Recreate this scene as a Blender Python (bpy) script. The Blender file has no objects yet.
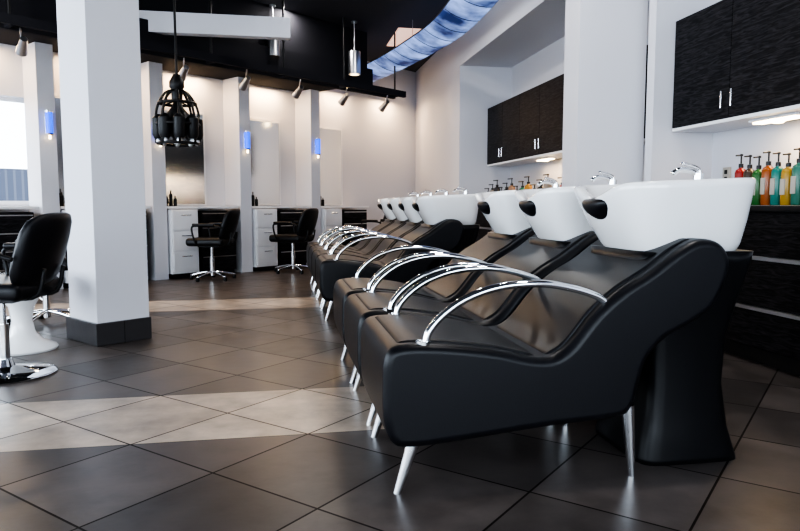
import bpy, bmesh, math, random
from mathutils import Vector, Matrix
random.seed(3)
SC=bpy.context.scene
COL=SC.collection

# ---------------- materials ----------------
def mat(name,color=(.8,.8,.8),rough=.5,metal=0,emit=None,estr=0,bump=0,bscale=60,coat=0,trans=0,spec=None):
    m=bpy.data.materials.new(name); m.use_nodes=True
    nt=m.node_tree; b=nt.nodes['Principled BSDF']
    b.inputs['Base Color'].default_value=(*color,1)
    b.inputs['Roughness'].default_value=rough
    b.inputs['Metallic'].default_value=metal
    b.inputs['Coat Weight'].default_value=coat
    b.inputs['Transmission Weight'].default_value=trans
    if spec is not None: b.inputs['Specular IOR Level'].default_value=spec
    if emit: 
        b.inputs['Emission Color'].default_value=(*emit,1); b.inputs['Emission Strength'].default_value=estr
    tc=nt.nodes.new('ShaderNodeTexCoord')
    n=nt.nodes.new('ShaderNodeTexNoise'); n.inputs['Scale'].default_value=bscale
    nt.links.new(tc.outputs['Object'],n.inputs['Vector'])
    if bump:
        bp=nt.nodes.new('ShaderNodeBump'); bp.inputs['Strength'].default_value=bump; bp.inputs['Distance'].default_value=.01
        nt.links.new(n.outputs['Fac'],bp.inputs['Height']); nt.links.new(bp.outputs['Normal'],b.inputs['Normal'])
    else:
        mr=nt.nodes.new('ShaderNodeMapRange'); mr.inputs[3].default_value=max(0,rough-.02); mr.inputs[4].default_value=min(1,rough+.02)
        nt.links.new(n.outputs['Fac'],mr.inputs[0]); nt.links.new(mr.outputs[0],b.inputs['Roughness'])
    return m
M={}
M['wall']=mat('wall_paint',(.62,.62,.66),.6,bump=.02,bscale=150)
M['white']=mat('white_laminate',(.76,.76,.78),.35)
M['ceil']=mat('ceiling_dark',(.050,.051,.060),.8,bump=.1,bscale=40,spec=.2)
M['canopy']=mat('canopy_black',(.018,.018,.022),.8,spec=.10)
M['black']=mat('black_metal',(.010,.010,.011),.4,spec=.3)
M['leather']=mat('black_leather',(.006,.006,.008),.38,bump=.05,bscale=220,spec=.31)
M['chrome']=mat('chrome',(.85,.86,.88),.07,1)
M['alu']=mat('brushed_aluminium',(.62,.63,.66),.3,1)
M['ceramic']=mat('white_ceramic',(.84,.84,.84),.12,coat=.5)
M['mirror']=mat('mirror_glass',(.88,.90,.90),.12,1)
M['plastic']=mat('black_plastic',(.006,.006,.007),.32,spec=.3)
M['tile']=mat('skirting_tile',(.04,.038,.04),.3,bump=.1,bscale=12)
M['blue']=mat('blue_glass_lamp',(.01,.04,.5),.3,emit=(.0,.10,1),estr=1.5)
M['bulb']=mat('warm_lamp',(1,.9,.7),.3,emit=(1,.72,.38),estr=9)
M['panel']=mat('ceiling_lamp_panel',(.9,.7,.6),.3,emit=(1,.6,.42),estr=.6)
M['outlet']=mat('outlet_plastic',(.40,.37,.32),.4)

def wood():
    m=bpy.data.materials.new('black_woodgrain'); m.use_nodes=True; nt=m.node_tree; b=nt.nodes['Principled BSDF']
    tc=nt.nodes.new('ShaderNodeTexCoord'); mp=nt.nodes.new('ShaderNodeMapping'); mp.inputs['Scale'].default_value=(3,3,28)
    n=nt.nodes.new('ShaderNodeTexNoise'); n.inputs['Scale'].default_value=2.5; n.inputs['Detail'].default_value=6; n.inputs['Distortion'].default_value=1.2
    cr=nt.nodes.new('ShaderNodeValToRGB'); cr.color_ramp.elements[0].color=(.004,.004,.005,1); cr.color_ramp.elements[1].color=(.034,.032,.036,1)
    cr.color_ramp.elements[0].position=.4; cr.color_ramp.elements[1].position=.72
    nt.links.new(tc.outputs['Object'],mp.inputs[0]); nt.links.new(mp.outputs[0],n.inputs['Vector']); nt.links.new(n.outputs['Fac'],cr.inputs[0])
    nt.links.new(cr.outputs[0],b.inputs['Base Color']); b.inputs['Roughness'].default_value=.5; b.inputs['Specular IOR Level'].default_value=.12
    return m
M['wood']=wood()

def floor_mat():
    m=bpy.data.materials.new('floor_tile'); m.use_nodes=True; nt=m.node_tree; b=nt.nodes['Principled BSDF']; L=nt.links.new
    N=nt.nodes.new
    tc=N('ShaderNodeTexCoord'); mp=N('ShaderNodeMapping')
    mp.inputs['Rotation'].default_value=(0,0,math.radians(-45)); s=.481
    mp.inputs['Location'].default_value=(-1.471+s*30,-2.772+s*30,0)
    L(tc.outputs['Object'],mp.inputs[0])
    def brick(c1,c2,mo):
        br=N('ShaderNodeTexBrick'); br.offset=0; br.squash=1; br.inputs['Scale'].default_value=1
        br.inputs['Brick Width'].default_value=s; br.inputs['Row Height'].default_value=s
        br.inputs['Mortar Size'].default_value=.0040; br.inputs['Mortar Smooth'].default_value=.1; br.inputs['Bias'].default_value=0
        br.inputs['Color1'].default_value=(*c1,1); br.inputs['Color2'].default_value=(*c2,1); br.inputs['Mortar'].default_value=(*mo,1)
        L(mp.outputs[0],br.inputs['Vector']); return br
    dk=brick((.050,.043,.041),(.105,.088,.081),(.013,.011,.010))
    lt=brick((.34,.27,.215),(.45,.37,.30),(.045,.037,.032))
    sx=N('ShaderNodeSeparateXYZ'); L(tc.outputs['Object'],sx.inputs[0])
    def cmp(c,e):
        q=N('ShaderNodeMath'); q.operation='COMPARE'; q.inputs[1].default_value=c; q.inputs[2].default_value=e; L(sx.outputs['Y'],q.inputs[0]); return q
    def op(o,a,bb):
        q=N('ShaderNodeMath'); q.operation=o; q.use_clamp=True
        for i,v in enumerate((a,bb)):
            if isinstance(v,(int,float)): q.inputs[i].default_value=v
            else: L(v.outputs[0],q.inputs[i])
        return q
    band=op('ADD',cmp(3.0,.34),cmp(6.4,.34))
    lx=N('ShaderNodeMath'); lx.operation='LESS_THAN'; lx.inputs[1].default_value=.5; L(sx.outputs['X'],lx.inputs[0])
    band=op('MULTIPLY',band,lx)
    mx=N('ShaderNodeMix'); mx.data_type='RGBA'; L(band.outputs[0],mx.inputs['Factor']); L(dk.outputs['Color'],mx.inputs['A']); L(lt.outputs['Color'],mx.inputs['B'])
    no=N('ShaderNodeTexNoise'); no.inputs['Scale'].default_value=5; no.inputs['Detail'].default_value=7; no.inputs['Roughness'].default_value=.6; L(tc.outputs['Object'],no.inputs['Vector'])
    mr=N('ShaderNodeMapRange'); mr.inputs[1].default_value=.25; mr.inputs[2].default_value=.75; mr.inputs[3].default_value=.55; mr.inputs[4].default_value=1.4; L(no.outputs['Fac'],mr.inputs[0])
    mu=N('ShaderNodeMix'); mu.data_type='RGBA'; mu.blend_type='MULTIPLY'; mu.inputs['Factor'].default_value=1
    L(mx.outputs['Result'],mu.inputs['A']); L(mr.outputs[0],mu.inputs['B'])
    e=op('ADD',op('ADD',cmp(2.66,.004),cmp(3.34,.004)),op('ADD',cmp(6.06,.004),cmp(6.74,.004)))
    e=op('MULTIPLY',e,lx)
    m2=N('ShaderNodeMix'); m2.data_type='RGBA'; m2.inputs['B'].default_value=(.02,.017,.015,1); L(e.outputs[0],m2.inputs['Factor']); L(mu.outputs['Result'],m2.inputs['A'])
    L(m2.outputs['Result'],b.inputs['Base Color'])
    r=N('ShaderNodeMapRange'); r.inputs[1].default_value=.2; r.inputs[2].default_value=.8; r.inputs[3].default_value=.26; r.inputs[4].default_value=.42; L(no.outputs['Fac'],r.inputs[0])
    L(r.outputs[0],b.inputs['Roughness'])
    sp=N('ShaderNodeMapRange'); sp.inputs[3].default_value=.36; sp.inputs[4].default_value=.05; L(dk.outputs['Fac'],sp.inputs[0]); L(sp.outputs[0],b.inputs['Specular IOR Level'])
    n2=N('ShaderNodeTexNoise'); n2.inputs['Scale'].default_value=14; n2.inputs['Detail'].default_value=3; L(tc.outputs['Object'],n2.inputs['Vector'])
    bp=N('ShaderNodeBump'); bp.inputs['Strength'].default_value=.15; bp.inputs['Distance'].default_value=.004
    L(n2.outputs['Fac'],bp.inputs['Height']); L(bp.outputs['Normal'],b.inputs['Normal'])
    return m
M['floor']=floor_mat()

def sky_panel():
    m=bpy.data.materials.new('blue_glass_panel'); m.use_nodes=True; nt=m.node_tree; b=nt.nodes['Principled BSDF']
    tc=nt.nodes.new('ShaderNodeTexCoord'); n=nt.nodes.new('ShaderNodeTexNoise'); n.inputs['Scale'].default_value=3.2; n.inputs['Detail'].default_value=4
    cr=nt.nodes.new('ShaderNodeValToRGB'); cr.color_ramp.elements[0].color=(.012,.025,.11,1); cr.color_ramp.elements[0].position=.36; cr.color_ramp.elements[1].color=(.36,.52,1,1); cr.color_ramp.elements[1].position=.70
    nt.links.new(tc.outputs['Object'],n.inputs['Vector']); nt.links.new(n.outputs['Fac'],cr.inputs[0])
    b.inputs['Base Color'].default_value=(.01,.015,.04,1)
    nt.links.new(cr.outputs[0],b.inputs['Emission Color']); b.inputs['Emission Strength'].default_value=.9; b.inputs['Roughness'].default_value=.5; b.inputs['Specular IOR Level'].default_value=.1
    return m
M['sky']=sky_panel()
def brick_mat():
    m=bpy.data.materials.new('exterior_brick'); m.use_nodes=True; nt=m.node_tree; b=nt.nodes['Principled BSDF']
    br=nt.nodes.new('ShaderNodeTexBrick'); br.inputs['Scale'].default_value=14; br.inputs['Color1'].default_value=(.05,.06,.09,1); br.inputs['Color2'].default_value=(.06,.07,.105,1); br.inputs['Mortar'].default_value=(.09,.10,.13,1)
    tc=nt.nodes.new('ShaderNodeTexCoord'); nt.links.new(tc.outputs['Generated'],br.inputs['Vector']); nt.links.new(br.outputs['Color'],b.inputs['Base Color']); return m
M['brick']=brick_mat()

# ---------------- geometry helpers ----------------
def newobj(name,me,parent=None,m=None,smooth=False):
    o=bpy.data.objects.new(name,me); COL.objects.link(o)
    if m: me.materials.append(M[m] if isinstance(m,str) else m)
    if smooth:
        for p in me.polygons: p.use_smooth=True
    if parent: o.parent=parent
    return o
def empty(name,loc=(0,0,0),rz=0):
    e=bpy.data.objects.new(name,None); e.empty_display_size=.1; COL.objects.link(e); e.location=loc; e.rotation_euler=(0,0,rz); return e
def box(name,lo,hi,m,parent=None,bevel=0,rot=None,seg=2):
    c=[(lo[i]+hi[i])/2 for i in range(3)]; s=[abs(hi[i]-lo[i]) for i in range(3)]
    bm=bmesh.new(); bmesh.ops.create_cube(bm,size=1); bmesh.ops.scale(bm,vec=s,verts=bm.verts)
    if bevel: bmesh.ops.bevel(bm,geom=bm.edges[:],offset=bevel,segments=seg,affect='EDGES',profile=.5)
    me=bpy.data.meshes.new(name); bm.to_mesh(me); bm.free()
    o=newobj(name,me,parent,m,smooth=False); o.location=c
    if bevel:
        for p in me.polygons: p.use_smooth=True
        md=o.modifiers.new('wn','WEIGHTED_NORMAL')
    if rot: o.rotation_euler=rot
    return o
def lathe(name,prof,m,parent=None,loc=(0,0,0),seg=28,mats=None):
    bm=bmesh.new(); rings=[]
    for r,z in prof:
        if r<1e-5: rings.append([bm.verts.new((0,0,z))])
        else: rings.append([bm.verts.new((r*math.cos(2*math.pi*i/seg),r*math.sin(2*math.pi*i/seg),z)) for i in range(seg)])
    for k in range(len(rings)-1):
        A,B=rings[k],rings[k+1]
        for i in range(seg):
            j=(i+1)%seg
            if len(A)==1 and len(B)==1: continue
            if len(A)==1: bm.faces.new((A[0],B[i],B[j]))
            elif len(B)==1: bm.faces.new((A[i],A[j],B[0]))
            else: bm.faces.new((A[i],A[j],B[j],B[i]))
    bmesh.ops.recalc_face_normals(bm,faces=bm.faces)
    me=bpy.data.meshes.new(name); bm.to_mesh(me); bm.free()
    for p in me.polygons: p.use_smooth=True
    me.set_sharp_from_angle(angle=math.radians(40))
    o=newobj(name,me,parent,m); o.location=loc; return o
def cyl(name,p1,p2,r,m,parent=None,r2=None,seg=20):
    p1=Vector(p1);p2=Vector(p2); d=p2-p1; L=d.length
    r2=r if r2 is None else r2
    o=lathe(name,[(0,0),(r,0),(r2,L),(0,L)],m,parent,seg=seg)
    o.location=p1; o.rotation_mode='QUATERNION'; o.rotation_quaternion=d.to_track_quat('Z','Y'); return o
def catmull(pts,n=8,closed=False):
    P=[Vector(p) for p in pts]; out=[]; N=len(P)
    rng=N if closed else N-1
    for i in range(rng):
        if closed: a,b,c,d=P[(i-1)%N],P[i],P[(i+1)%N],P[(i+2)%N]
        else: a,b,c,d=P[max(i-1,0)],P[i],P[i+1],P[min(i+2,N-1)]
        for k in range(n):
            t=k/n
            out.append(.5*((2*b)+(-a+c)*t+(2*a-5*b+4*c-d)*t*t+(-a+3*b-3*c+d)*t**3))
    if not closed: out.append(P[-1])
    return out
def tube(name,pts,r,m,parent=None,n=8,seg=12,flat=1.0,up=(0,1,0)):
    P=catmull(pts,n); bm=bmesh.new(); rings=[]; upv=Vector(up)
    for i,p in enumerate(P):
        t=(P[min(i+1,len(P)-1)]-P[max(i-1,0)]).normalized()
        s=(upv-t*upv.dot(t)); 
        if s.length<1e-3: s=Vector((1,0,0))-t*t.x
        s.normalize(); w=t.cross(s)
        rings.append([bm.verts.new(p+s*math.cos(2*math.pi*k/seg)*r*flat+w*math.sin(2*math.pi*k/seg)*r) for k in range(seg)])
    for a in range(len(rings)-1):
        for k in range(seg):
            j=(k+1)%seg; bm.faces.new((rings[a][k],rings[a][j],rings[a+1][j],rings[a+1][k]))
    bm.faces.new(rings[0]); bm.faces.new(rings[-1]); bmesh.ops.recalc_face_normals(bm,faces=bm.faces)
    me=bpy.data.meshes.new(name); bm.to_mesh(me); bm.free()
    return newobj(name,me,parent,m,smooth=True)
def extrude(name,prof,y0,y1,m,parent=None,bevel=0,seg=4):
    bm=bmesh.new()
    A=[bm.verts.new((p[0],y0,p[1])) for p in prof]; B=[bm.verts.new((p[0],y1,p[1])) for p in prof]; n=len(prof)
    fa=bm.faces.new(A); fb=bm.faces.new(B[::-1])
    for i in range(n): bm.faces.new((A[i],B[i],B[(i+1)%n],A[(i+1)%n]))
    bmesh.ops.recalc_face_normals(bm,faces=bm.faces)
    if bevel:
        ed=[e for e in bm.edges if any(f in (fa,fb) for f in e.link_faces)]
        bmesh.ops.bevel(bm,geom=ed,offset=bevel,segments=seg,affect='EDGES',profile=.5)
    me=bpy.data.meshes.new(name); bm.to_mesh(me); bm.free()
    o=newobj(name,me,parent,m,smooth=True); 
    o.modifiers.new('wn','WEIGHTED_NORMAL')
    return o
def loft(name,rings,m,parent=None,cap0=True,cap1=True,sub=0):
    bm=bmesh.new(); R=[[bm.verts.new(p) for p in r] for r in rings]; n=len(R[0])
    for a in range(len(R)-1):
        for i in range(n): bm.faces.new((R[a][i],R[a][(i+1)%n],R[a+1][(i+1)%n],R[a+1][i]))
    if cap0: bm.faces.new(R[0])
    if cap1: bm.faces.new(R[-1])
    bmesh.ops.recalc_face_normals(bm,faces=bm.faces)
    me=bpy.data.meshes.new(name); bm.to_mesh(me); bm.free()
    o=newobj(name,me,parent,m,smooth=True)
    if sub: s=o.modifiers.new('s','SUBSURF'); s.levels=sub; s.render_levels=sub
    return o
def sup(cx,cy,z,hx,hy,n=32,e=3.0,fz=None):
    out=[]
    for i in range(n):
        a=2*math.pi*i/n; c,s=math.cos(a),math.sin(a)
        x=hx*math.copysign(abs(c)**(2/e),c); y=hy*math.copysign(abs(s)**(2/e),s)
        zz=z+(fz(x/hx,y/hy) if fz else 0)
        out.append((cx+x,cy+y,zz))
    return out
def join(objs,name,parent=None):
    bpy.context.view_layer.update()
    bm=bmesh.new(); mats=[]; 
    for o in objs:
        me=o.data.copy(); me.transform(o.matrix_world)
        idx=[]
        for mm in o.data.materials:
            if mm not in mats: mats.append(mm)
            idx.append(mats.index(mm))
        n0=len(bm.faces); bm.from_mesh(me); bm.faces.ensure_lookup_table()
        for f in bm.faces[n0:]: f.material_index=idx[f.material_index] if idx else 0
    me=bpy.data.meshes.new(name); bm.to_mesh(me); bm.free()
    for mm in mats: me.materials.append(mm)
    for o in objs: bpy.data.objects.remove(o)
    o=bpy.data.objects.new(name,me); COL.objects.link(o)
    if parent: o.parent=parent
    return o

# ---------------- camera ----------------
F=670.0
cam=bpy.data.cameras.new('camera'); co=bpy.data.objects.new('camera',cam); COL.objects.link(co)
cam.sensor_width=36; cam.lens=F/800*36; cam.clip_start=.05
co.location=(0,0,.92); co.rotation_euler=(math.radians(90-5.12),0,math.radians(-10.2)); SC.camera=co

# ---------------- room shell ----------------
H=3.35; CZ=2.64
PHI=math.atan2(.625,.78)
P0=Vector((.8,10.93,0)); U=Vector((math.cos(PHI),math.sin(PHI),0)); NN=Vector((math.sin(PHI),-math.cos(PHI),0))
def poly_slab(name,pts,z0,z1,m):
    bm=bmesh.new(); A=[bm.verts.new((x,y,z0)) for x,y in pts]; B=[bm.verts.new((x,y,z1)) for x,y in pts]; n=len(pts)
    bm.faces.new(A); bm.faces.new(B)
    for i in range(n): bm.faces.new((A[i],A[(i+1)%n],B[(i+1)%n],B[i]))
    bmesh.ops.recalc_face_normals(bm,faces=bm.faces)
    me=bpy.data.meshes.new(name); bm.to_mesh(me); bm.free(); return newobj(name,me,None,m)
BX=-5.2; BY=-3.0
room=[(BX-.2,BY-.2),(3.45,BY-.2),(3.45,13.3),(2.4,13.3),(BX-.2,6.0)]
poly_slab('floor',room,-.12,0,'floor')
poly_slab('ceiling',room,H,H+.12,'ceil')
box('wall_right',(3.25,BY,0),(3.45,13.2,H),'wall')
box('wall_right_pier',(2.5,9.2,0),(3.25,12.6,H),'wall')
box('wall_right_header',(2.5,BY,2.85),(3.25,9.2,H),'wall')
box('wall_right_fin',(2.75,4.65,0),(3.25,4.75,2.85),'wall')
wl=[box('a',(BX-.2,BY,0),(BX,6.3,.45),'wall'),box('a',(BX-.2,BY,2.7),(BX,6.3,H),'wall')]
for y in (BY,-.2,2.6,5.5): wl.append(box('a',(BX-.2,y,.45),(BX,y+.5,2.7),'wall'))
join(wl,'wall_left')
for i,y in enumerate((-2.5,.3,3.1)):
    fr=[]
    L=2.3 if i<2 else 2.4
    for a,b in ((0,.06),(L/2-.03,L/2+.03),(L-.06,L)): fr.append(box('a',(BX-.13,y+a,.45),(BX-.07,y+b,2.7),'black'))
    for a,b in ((.45,.51),(2.64,2.7)): fr.append(box('a',(BX-.13,y,a),(BX-.07,y+L,b),'black'))
    join(fr,'window_%d'%(i+1))
wb=[box('a',(BX,BY-.2,0),(3.25,BY,.3),'wall'),box('a',(BX,BY-.2,2.7),(3.25,BY,H),'wall')]
for x in (BX,-2.0,.9,2.85): wb.append(box('a',(x,BY-.2,.3),(x+.4,BY,2.7),'wall'))
join(wb,'wall_back')

def frame(k,n=0,z=0): 
    p=P0+U*k+NN*n; return (p.x,p.y,z)
S=empty('tmp'); S.location=frame(0); S.rotation_euler=(0,0,PHI)
ws=[box('a',(-4.42,0,0),(2.35,.2,H),'wall',S),box('a',(-7.8,0,0),(-4.42,.2,.93),'wall',S),box('a',(-7.8,0,2.10),(-4.42,.2,H),'wall',S),box('a',(-7.8,0,.93),(-6.6,.2,2.10),'wall',S)]
join(ws,'wall_far')
fr=[box('a',(a,.13,.93),(a+.04,.18,2.10),'white',S) for a in (-6.6,-5.65,-4.46)]+[box('a',(-6.6,.13,z),(-4.42,.18,z+.04),'white',S) for z in (.93,2.06)]
join(fr,'window_4')
join([box('a',(-9,2.6,-.1),(-3,2.8,1.45),'brick',S)],'exterior_brick_wall')
box('exterior_ground',(-14,5,-.3),(-3.5,22,-.14),'tile')

join([box('a',(-7.2,-1.3,CZ),(-.45,-.01,CZ+.08),'canopy',S),box('a',(-7.2,-1.36,CZ-.03),(-.40,-1.3,CZ+.2),'canopy',S),
      box('a',(-7.2,-1.3,CZ+.08),(-.45,-.9,H-.001),'canopy',S)],'station_ceiling_canopy')
ks=[-.6,-1.88,-3.16,-4.44]
for k in ks+[-6.9]:
    join([box('a',(k-.09,-.36,0),(k+.09,0,CZ if k<-.7 else CZ-.002),'wall',S)],'wall_pier')
for k in ks:
    e=empty('wall_sconce',frame(k,.36,1.78),PHI)
    box('back_plate',(-.03,-.02,-.10),(.03,0,.12),'chrome',e,bevel=.004)
    cyl('blue_tube',(0,-.055,-.09),(0,-.055,.13),.035,'blue',e)
    lathe('cap_top',[(0,0),(.042,0),(.042,.02),(0,.03)],'chrome',e,(0,-.055,.13))
    lathe('cap_bottom',[(0,0),(.03,0),(.042,.02),(0,.02)],'chrome',e,(0,-.055,-.11))
    cyl('downlight_glow',(0,-.055,-.15),(0,-.055,-.11),.012,'bulb',e)
def station(k,mirror=True):
    e=empty('styling_station',frame(k),PHI)
    if mirror:
        box('mirror_backing',(.10,-.045,.92),(.86,-.002,2.16),'white',e)
        box('mirror',(.13,-.052,.94),(.83,-.046,2.13),'mirror',e)
    box('counter',(.1,-.36,.88),(1.16,-.01,.91),'white',e,bevel=.004)
    box('white_carcass',(.12,-.40,.06),(.50,-.02,.87),'white',e,bevel=.004)
    for i in range(3):
        z=.09+i*.26
        box('drawer_front',(.135,-.418,z),(.485,-.40,z+.245),'white',e,bevel=.004)
        cyl('drawer_handle',(.24,-.435,z+.19),(.38,-.435,z+.19),.006,'chrome',e)
    box('plinth',(.14,-.36,0),(.48,-.04,.06),'black',e)
    box('dark_carcass',(.56,-.36,.06),(1.1,-.02,.85),'wood',e)
    for i in range(4):
        z=.08+i*.19
        box('dark_drawer',(.575,-.378,z),(1.085,-.36,z+.175),'wood',e,bevel=.003)
        box('drawer_strip',(.575,-.383,z+.160),(1.085,-.378,z+.172),'alu',e)
    box('dark_plinth',(.58,-.34,0),(1.08,-.04,.06),'black',e)
    for i,(x,h) in enumerate(((.2,.16),(.27,.2),(.33,.13))):
        lathe('product_bottle',[(0,0),(.022,0),(.022,h*.75),(.008,h*.8),(.008,h),(0,h)],'plastic',e,(x,-.15,.911),seg=12)
for k in ks: station(k)
station(-5.72,False)
# track with spotlights
tr=empty('track_light',frame(0,.0),PHI)
RZ=-.10
for y in (-1.50,-1.70):
    box('rail',(-6.5,y-.025,2.55+RZ),(-.1,y+.025,2.63+RZ),'canopy',tr)
for x in [ -6.2+1.0*i for i in range(7)]:
    box('cross_bar',(x-.02,-1.72,2.555+RZ),(x+.02,-1.48,2.615+RZ),'canopy',tr)
    cyl('hanger',(x,-1.6,2.6+RZ),(x,-1.6,H),.012,'black',tr)
for x in [-5.9+.8*i for i in range(8)]:
    cyl('arm',(x,-1.55,2.57+RZ),(x+.04,-1.47,2.47+RZ),.008,'alu',tr)
    cyl('spot_head',(x+.04,-1.52,2.49+RZ),(x+.07,-1.37,2.40+RZ),.03,'alu',tr,r2=.05)
    cyl('spot_lens',(x+.070,-1.372,2.401+RZ),(x+.071,-1.367,2.398+RZ),.042,'bulb',tr)

# ---------------- columns ----------------
e=empty('column_square',(-1.183,4.59,0),math.radians(39))
w=.385;d=.46
box('shaft',(.018,.018,.15),(w-.006,d-.03,H),'wall',e)
box('tile_base',(0,0,0),(w,d,.15),'tile',e,bevel=.004)
box('grout',(.188,-.0015,.0),(.192,.001,.15),'black',e)
e=empty('column_rectangular',(2.25,4.86,0))
box('shaft',(0,0,.15),(.55,.27,2.85),'wall',e); box('tile_base',(-.012,-.012,0),(.56,.28,.15),'tile',e)
box('shaft_upper',(0,0,2.85),(.249,.27,H),'wall',e)

box('beam_white',(BX,7.5,2.72),(.15,7.62,2.93),'wall')
box('ceiling_bulkhead',(BX,3.2,3.0),(-1.0,3.5,H),'ceil')

# ---------------- cabinets ----------------
def wall_cab(y0,n,w=.64,name='wall_cabinet'):
    e=empty(name,(2.9,y0,1.48))
    L=n*w
    box('carcass',(.022,-L,0.012),(.349,0,.79),'wood',e)
    box('bottom_panel',(.0,-L,-.012),(.349,0,.010),'white',e)
    for i in range(n):
        box('door_panel',(0,-w*(i+1)+.003,.014),(.02,-w*i-.003,.79),'wood',e,bevel=.002)
        ys=-w*(i+1)+.05 if i%2==0 else -w*i-.05
        cyl('handle',(-.025,ys,.08),(-.025,ys,.19),.006,'chrome',e)
        for z in (.09,.18): cyl('handle_post',(-.025,ys,z),(0,ys,z),.005,'chrome',e)
    return e
wall_cab(4.64,6); wall_cab(9.18,6)
def base_cab(y0,L,n):
    e=empty('drawer_cabinet',(2.68,y0,0))
    box('carcass',(.02,-L,.1),(.569,0,.885),'wood',e)
    box('plinth',(.08,-L,0),(.56,0,.1),'black',e)
    box('worktop',(-.02,-L,.885),(.569,0,.92),'plastic',e,bevel=.004)
    w=L/n
    for i in range(n):
        for z0,z1 in ((.11,.32),(.345,.61),(.635,.875)):
            box('drawer_front',(0,-w*(i+1)+.003,z0),(.02,-w*i-.003,z1),'wood',e,bevel=.002)
        for z in (.32,.61): box('pull_strip',(-.008,-w*(i+1)+.003,z),(.02,-w*i-.003,z+.022),'alu',e)
base_cab(4.64,4.4,5); base_cab(9.18,4.0,5)
for y in (3.72,7.4):
    e=empty('under_cabinet_light',(3.04,y,1.455)); box('housing',(-.05,-.20,-.004),(.05,.20,.012),'white',e); lathe('diffuser',[(0,-.03),(.03,-.028),(.045,-.015),(.05,-.004),(0,-.004)],'bulb',e); 
    box('diffuser_bar',(-.035,-.18,-.016),(.035,.18,-.004),'bulb',e)
join([box('a',(3.235,4.42,1.08),(3.249,4.5,1.2),'outlet',bevel=.003),box('a',(3.232,4.445,1.10),(3.236,4.475,1.13),'black'),box('a',(3.232,4.445,1.15),(3.236,4.475,1.18),'black')],'wall_outlet')

def bottles(name,specs,x):
    obs=[]
    for y,c,h,r in specs:
        mm=mat('bottle_%d'%int(y*1000),c,.25)
        obs.append(lathe('b',[(0,0),(r*.9,0),(r,.01),(r,h*.62),(r*.85,h*.68),(r*.35,h*.72),(r*.35,h*.74)],mm,None,(x,y,.921),seg=18))
        obs.append(lathe('p',[(r*.42,h*.73),(r*.42,h*.80),(r*.15,h*.81),(r*.15,h*.95),(r*.3,h*.95),(r*.3,h*.985),(0,h)],'plastic',None,(x,y,.921),seg=12))
        obs.append(cyl('s',(x,y,.921+h*.97),(x-r*1.3,y-r*.3,.921+h*.955),r*.14,'plastic',seg=8))
        lab=box('l',(x-r*1.01,y-r*.5,.921+h*.2),(x-r*.9,y+r*.5,.921+h*.5),'outlet'); obs.append(lab)
    join(obs,name)
bottles('shampoo_bottles',[(3.88-.082*i,[(.25,.015,.012),(.05,.03,.02),(.02,.11,.02),(.28,.07,.01),(.012,.16,.13),(.35,.2,.02),(.03,.14,.10),(.28,.28,.05),(.1,.22,.05)][i],.33-.012*(i%3),.036) for i in range(9)],2.92)
bottles('shampoo_bottles',[(8.95-.19*i,[(.02,.02,.02),(.3,.25,.2),(.03,.03,.04),(.4,.04,.03),(.02,.02,.02),(.2,.12,.08),(.3,.04,.04),(.02,.15,.08),(.4,.2,.03),(.02,.2,.2)][i%10],.24+.05*((i*7)%3),.045) for i in range(16)],2.85)

# ---------------- shampoo chairs ----------------
prof=[(-.66,.175),(-.688,.25),(-.692,.36),(-.685,.45),(-.64,.487),(-.5,.485),(-.33,.462),(-.18,.430),(-.09,.455),(.01,.57),(.10,.645),(.20,.705),(.29,.77),(.37,.808),(.45,.795),(.49,.735),(.475,.655),(.43,.575),(.35,.52),(.26,.475),(.20,.41),(.175,.33),(.15,.25),(.09,.215),(-.15,.198),(-.45,.168),(-.6,.158)]
profc=[(p.x,p.y) for p in catmull([(a,b,0) for a,b in prof],5,closed=True)]
tops=[(p.x,p.y) for p in catmull([(a,b,0) for a,b in prof[4:14]],6)]
def strip(pts,up,dn):
    n=len(pts); A=[];B=[]
    for i,(x,z) in enumerate(pts):
        a=pts[max(i-1,0)]; b=pts[min(i+1,n-1)]; tx,tz=b[0]-a[0],b[1]-a[1]; l=math.hypot(tx,tz); nx,nz=-tz/l,tx/l
        edge=min(i,n-1-i); k=1 if edge>1 else (.0 if edge==0 else .7)
        A.append((x+nx*up*k,z+nz*up*k)); B.append((x-nx*dn,z-nz*dn))
    return A+B[::-1]
MESH={}
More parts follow.
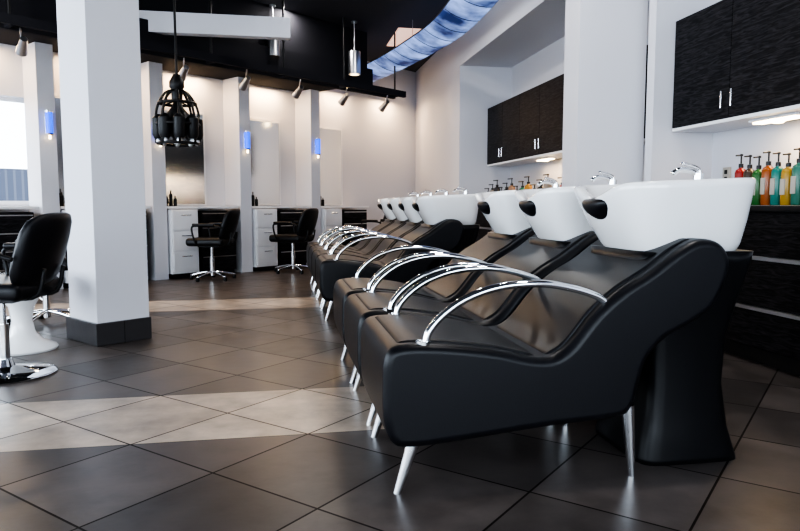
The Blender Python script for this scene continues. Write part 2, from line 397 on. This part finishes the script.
def shampoo_chair(y):
    e=empty('shampoo_chair',(1.0,y,0))
    W=.31
    if MESH:
        for nm,me,mod,loc,q in MESH['l']:
            o=bpy.data.objects.new(nm,me); COL.objects.link(o); o.parent=e; o.location=loc; o.rotation_mode='QUATERNION'; o.rotation_quaternion=q
            if mod=='wn': o.modifiers.new('wn','WEIGHTED_NORMAL')
            if mod=='s': s=o.modifiers.new('s','SUBSURF'); s.levels=1; s.render_levels=1
        return
    obs=[]
    obs.append(extrude('upholstered_body',profc,-W,W,'leather',e,bevel=.03,seg=6))
    seat=[p for p in tops if p[0]<-.165]; back=[p for p in tops if p[0]>-.16]
    obs.append(extrude('seat_cushion',strip(seat,.008,.03),-W+.05,W-.05,'leather',e,bevel=.010))
    obs.append(extrude('back_cushion',strip(back,.008,.03),-W+.05,W-.05,'leather',e,bevel=.010))
    for i,s in enumerate((-1,1)):
        yy=s*.272
        obs.append(tube('armrest_%d'%(i+1),[(-.555,yy,.47),(-.54,yy,.525),(-.49,yy,.58),(-.41,yy,.630),(-.30,yy,.662),(-.17,yy,.668),(-.06,yy,.65),(.03,yy,.62),(.06,yy,.595)],.0125,'chrome',e,flat=1.3))
        obs.append(cyl('arm_ferrule',(-.56,yy,.465),(-.56,yy,.495),.024,'chrome',e))
        obs.append(cyl('leg_front',(-.585,yy*.98,.18),(-.642,yy*.98,0),.023,'chrome',e,r2=.013))
        obs.append(cyl('leg_rear',(.150,yy*.98,.25),(.172,yy*.98,0),.023,'chrome',e,r2=.013))
    rg=[]
    for z,x0,x1,hy in ((0,.25,.645,.21),(.02,.25,.64,.21),(.12,.275,.61,.195),(.28,.29,.585,.185),(.45,.28,.59,.19),(.6,.25,.625,.21),(.72,.22,.655,.235),(.76,.22,.66,.24)):
        rg.append(sup((x0+x1)/2,0,z,(x1-x0)/2,hy,32,7))
    obs.append(loft('pedestal',rg,'plastic',e))
    def fz(u,v,am=1):
        return .010*u-(.055*math.exp(-(v/.45)**2)*max(0,-u-.25)/.75)*am
    R=[]
    for z,x0,x1,hy,a,ex in ((.735,.30,.62,.17,0,3.5),(.742,.27,.640,.195,0,3.6),(.78,.235,.650,.215,0,3.8),(.86,.19,.658,.24,.3,4),(.93,.155,.664,.258,.7,4),(.98,.135,.668,.268,1,4),(1.0,.130,.670,.270,1,4),(1.008,.137,.663,.263,1,4),(1.008,.157,.644,.243,1,3.8),(.998,.168,.634,.232,1,3.6),(.96,.185,.62,.222,.9,3.4),(.89,.24,.60,.2,.5,3),(.81,.33,.58,.15,.1,2.6),(.80,.40,.56,.08,0,2.2)):
        R.append(sup((x0+x1)/2,0,z,(x1-x0)/2,hy,44,ex,(lambda u,v,a=a:fz(u,v,a))))
    obs.append(loft('basin',R,'ceramic',e))
    obs.append(lathe('drain',[(0,0),(.022,0),(.028,.004),(0,.006)],'chrome',e,(.48,0,.802)))
    bm=bmesh.new(); bmesh.ops.create_uvsphere(bm,u_segments=24,v_segments=16,radius=1)
    for v in bm.verts:
        x,yv,z=v.co; v.co=Vector((.176+.062*x-.012*yv*yv, .10*yv, .905+.040*z+.022*yv*yv-.016*x))
    me=bpy.data.meshes.new('neck_rest'); bm.to_mesh(me); bm.free(); obs.append(newobj('neck_rest',me,e,'leather',smooth=True))
    fx=.60
    obs.append(cyl('faucet_base',(fx,0.06,.995),(fx,.06,1.045),.02,'chrome',e))
    obs.append(tube('faucet_spout',[(fx,.06,1.03),(fx-.03,.06,1.052),(fx-.08,.06,1.056),(fx-.11,.06,1.04)],.011,'chrome',e))
    obs.append(tube('faucet_lever',[(fx,.06,1.04),(fx+.0,.06,1.058),(fx-.03,.06,1.072),(fx-.07,.06,1.08)],.007,'chrome',e,flat=1.6))
    MESH['l']=[(o.name.split('.')[0],o.data,('wn' if 'wn' in o.modifiers else ('s' if 's' in o.modifiers else None)),o.location.copy(),(o.rotation_quaternion.copy() if o.rotation_mode=='QUATERNION' else o.rotation_euler.to_quaternion())) for o in obs]
for y in (2.31,2.99,3.67,5.6,6.28,6.96,7.64): shampoo_chair(y)

# ---------------- salon chairs ----------------
def salon_chair(x,y,rz,star=True,arms=True,seatz=.47):
    e=empty('salon_chair',(x,y,0),rz)   # faces local +y, back at -y
    if star:
        for i in range(5):
            a=2*math.pi*i/5+.3
            c,s=math.cos(a),math.sin(a)
            tube('base_leg',[(0,0,.10),(.13*c,.13*s,.085),(.28*c,.28*s,.05)],.016,'chrome',e,n=4,seg=8,up=(0,0,1))
            lathe('caster',[(0,0),(.02,0),(.024,.02),(.02,.045),(0,.05)],'plastic',e,(.275*c,.275*s,0),seg=12)
    else:
        lathe('base_disc',[(0,0),(.25,0),(.255,.008),(.24,.018),(.12,.032),(.05,.05),(.035,.09),(0,.09)],'chrome',e,(0,0,0),seg=40)
    cyl('piston_sleeve',(0,0,.05),(0,0,.28),.028,'chrome',e)
    cyl('piston',(0,0,.28),(0,0,seatz-.05),.018,'chrome',e)
    tube('height_pedal',[(0,0,.16),(.10,.05,.18),(.16,.09,.19)],.007,'chrome',e,n=4,seg=8,up=(0,0,1))
    box('seat_plate',(-.13,-.13,seatz-.06),(.13,.13,seatz-.04),'black',e)
    box('seat_cushion',(-.235,-.22,seatz-.045),(.235,.25,seatz+.055),'leather',e,bevel=.04,seg=4)
    rg=[]
    for i in range(9):
        t=-1+2*i/8
        X=t*.235; Y=-.215+.06*t*t
        h0,h1=seatz+.03+.03*t*t,seatz+.42-.05*t*t*t*t
        ring=[]
        for (yy,zz) in ((-.03,h0),(-.035,(h0+h1)/2),(-.03,h1-.02),(0,h1),(.03,h1-.02),(.03,(h0+h1)/2),(.03,h0),(0,h0-.01)):
            lean=-(zz-seatz)*.30
            ring.append((X,Y+yy+lean,zz))
        rg.append(ring)
    loft('backrest',rg,'leather',e,sub=1)
    for s in (-1,1):
        tube('back_bracket',[(s*.1,-.12,seatz-.04),(s*.1,-.25,seatz-.02),(s*.1,-.29,seatz+.12)],.012,'black',e,n=4,seg=8,up=(1,0,0))
        if arms:
            tube('arm_frame',[(s*.22,.10,seatz-.03),(s*.275,.12,seatz+.06),(s*.275,.14,seatz+.18),(s*.275,.08,seatz+.205),(s*.275,-.12,seatz+.205),(s*.265,-.22,seatz+.18)],.012,'black',e,n=5,seg=8,up=(1,0,0))
            box('arm_pad',(s*.275-.028,-.14,seatz+.2),(s*.275+.028,.13,seatz+.235),'leather',e,bevel=.012)
    return e
salon_chair(-1.485,3.92,math.radians(80),star=False)
salon_chair(-1.80,5.6,math.radians(100))
salon_chair(-.83,8.60,math.radians(75))
salon_chair(.18,9.34,math.radians(60))
salon_chair(1.52,10.3,math.radians(50))
lathe('tulip_stool',[(0,0),(.20,0),(.205,.012),(.19,.03),(.12,.06),(.075,.11),(.06,.19),(.075,.28),(.13,.36),(.19,.42),(.205,.46),(.195,.485),(0,.49)],'ceramic',None,(-1.63,4.6,0),seg=40)

# ---------------- chandelier ----------------
DZ=-.11
ch=empty('chandelier_black',(-.94,6.78,DZ))
cyl('ceiling_plate',(0,0,H-.03-DZ),(0,0,H-DZ),.06,'black',ch)
cyl('stem',(0,0,2.2),(0,0,H-.02-DZ),.012,'black',ch)
lathe('hub',[(0,0),(.05,0),(.055,.10),(.07,.12),(.07,.17),(.03,.24),(0,.24)],'black',ch,(0,0,2.03))
for z,r in ((2.0,.17),(1.80,.2),(1.62,.19)):
    tube('ring',[(r*math.cos(2*math.pi*i/16),r*math.sin(2*math.pi*i/16),z) for i in range(17)],.014,'black',ch,n=2,seg=8,up=(0,0,1))
for i in range(8):
    a=2*math.pi*i/8+.2; c,s=math.cos(a),math.sin(a)
    tube('arm',[(.03*c,.03*s,2.12),(.10*c,.10*s,2.10),(.17*c,.17*s,1.99),(.20*c,.20*s,1.85),(.2*c,.2*s,1.62)],.012,'black',ch,n=4,seg=8,up=(0,0,1))
    lathe('lamp_cup',[(0,0),(.04,0),(.058,.04),(.058,.19),(.02,.23),(0,.23)],'black',ch,(.175*c,.175*s,1.66),seg=14)
    lathe('glass_tip',[(0,0),(.02,.01),(.03,.04),(.02,.07),(0,.07)],'alu',ch,(.175*c,.175*s,1.6),seg=12)
    cyl('spoke',(0,0,1.75),(.19*c,.19*s,1.72),.01,'black',ch)
    cyl('upper_rod',(.05*c,.05*s,2.02),(.17*c,.17*s,1.99),.008,'black',ch)
lathe('core',[(0,0),(.05,.02),(.11,.08),(.11,.24),(.05,.32),(.02,.42),(0,.42)],'black',ch,(0,0,1.65))

for x,y,z in ((-.04,8.55,2.74),(1.02,9.1,2.66)):
    p=empty('cylinder_pendant',(x,y,z))
    lathe('shade',[(0,.28),(.03,.3),(.08,.3),(.082,.29),(.082,0),(.075,0),(.075,.05),(0,.05)],'alu',p)
    cyl('rod',(0,0,.3),(0,0,H-z),.008,'alu',p); cyl('ceiling_cap',(0,0,H-z-.02),(0,0,H-z),.04,'alu',p)
    lathe('bulb',[(0,.02),(.05,.03),(.05,.045),(0,.05)],'bulb',p)
box('ceiling_lamp_panel',(1.65,9.3,H-.02),(2.0,10.3,H-.001),'panel')

# blue curved glass ribbon
cl=catmull([(1.22,11.0,2.93),(1.56,9.8,2.94),(1.80,8.7,2.95),(1.95,7.6,2.96),(1.93,6.2,2.98),(1.8,5.0,3.0)],6)
bl=empty('blue_glass_ceiling_sculpture',(0,0,0))
bm=bmesh.new(); rows=[]
for i,p in enumerate(cl):
    t=(cl[min(i+1,len(cl)-1)]-cl[max(i-1,0)]).normalized(); s=Vector((t.y,-t.x,0)).normalized()
    row=[]
    for k in range(7):
        q=(k-3)/3; row.append(bm.verts.new(p+s*q*.19+Vector((0,0,-.04*(1-q*q)+.055*q))))
    rows.append(row)
for a,b in zip(rows,rows[1:]):
    for k in range(6): bm.faces.new((a[k],a[k+1],b[k+1],b[k]))
edges=[[r[j].co.copy() for r in rows] for j in (0,6)]; ribs=[[v.co.copy() for v in r] for r in rows[::2]]
me=bpy.data.meshes.new('glass'); bm.to_mesh(me); bm.free()
g=newobj('glass',me,bl,'sky',smooth=True); sd=g.modifiers.new('s','SOLIDIFY'); sd.thickness=.012
for ed in edges: tube('edge_frame',ed,.012,'black',bl,n=1,seg=6,up=(0,0,1))
for r in ribs: tube('rib',[v-Vector((0,0,.012)) for v in r],.006,'black',bl,n=1,seg=6,up=(0,0,1))
for p in cl[2::9]: cyl('suspension_wire',(p.x,p.y,p.z-.04),(p.x,p.y,H),.004,'alu',bl,seg=6)

bpy.data.objects.remove(S)

# ---------------- lights ----------------
def area(name,loc,rot,sx,sy,e,c):
    l=bpy.data.lights.new(name,'AREA'); l.shape='RECTANGLE'; l.size=sx; l.size_y=sy; l.energy=e; l.color=c
    o=bpy.data.objects.new(name,l); COL.objects.link(o); o.location=loc; o.rotation_euler=rot; return o
R=math.radians
cool=(.78,.88,1.0); warm=(1,.68,.38)
area('daylight_left',(BX-.3,1.6,1.6),(0,R(-90),0),2.2,8,290,cool)
area('daylight_back',(-1,BY-.3,1.6),(R(90),0,0),8,2.3,100,cool)
for i,k in enumerate([k+.6 for k in ks if k<-.7]+[-5.1]):
    area('station_downlight',frame(k,.16,CZ-.02),(0,0,PHI),.5,.12,13,warm)
for k in (.1,1.3): area('station_downlight',frame(k,.2,CZ+.1),(0,0,PHI),.5,.12,12,warm)
area('cab_light_near',(3.08,3.6,1.425),(0,0,0),.08,.5,3.5,warm)
area('cab_light_far',(3.08,7.2,1.425),(0,0,0),.08,1.5,6,warm)
for x,y in ((1.6,2.2),(1.4,4.3),(1.2,7.2),(-2.5,5.5),(.2,8.6)):
    area('ceiling_fill',(x,y,H-.01),(0,0,0),.2,.2,20,(1,.95,.90))  # added fill lamps just below the ceiling, no real fittings there
w=bpy.data.worlds.new('w'); SC.world=w; w.use_nodes=True
w.node_tree.nodes['Background'].inputs[0].default_value=(.78,.89,1,1); w.node_tree.nodes['Background'].inputs[1].default_value=5
SC.view_settings.view_transform='AgX'; SC.view_settings.look='AgX - High Contrast'; SC.view_settings.exposure=.32
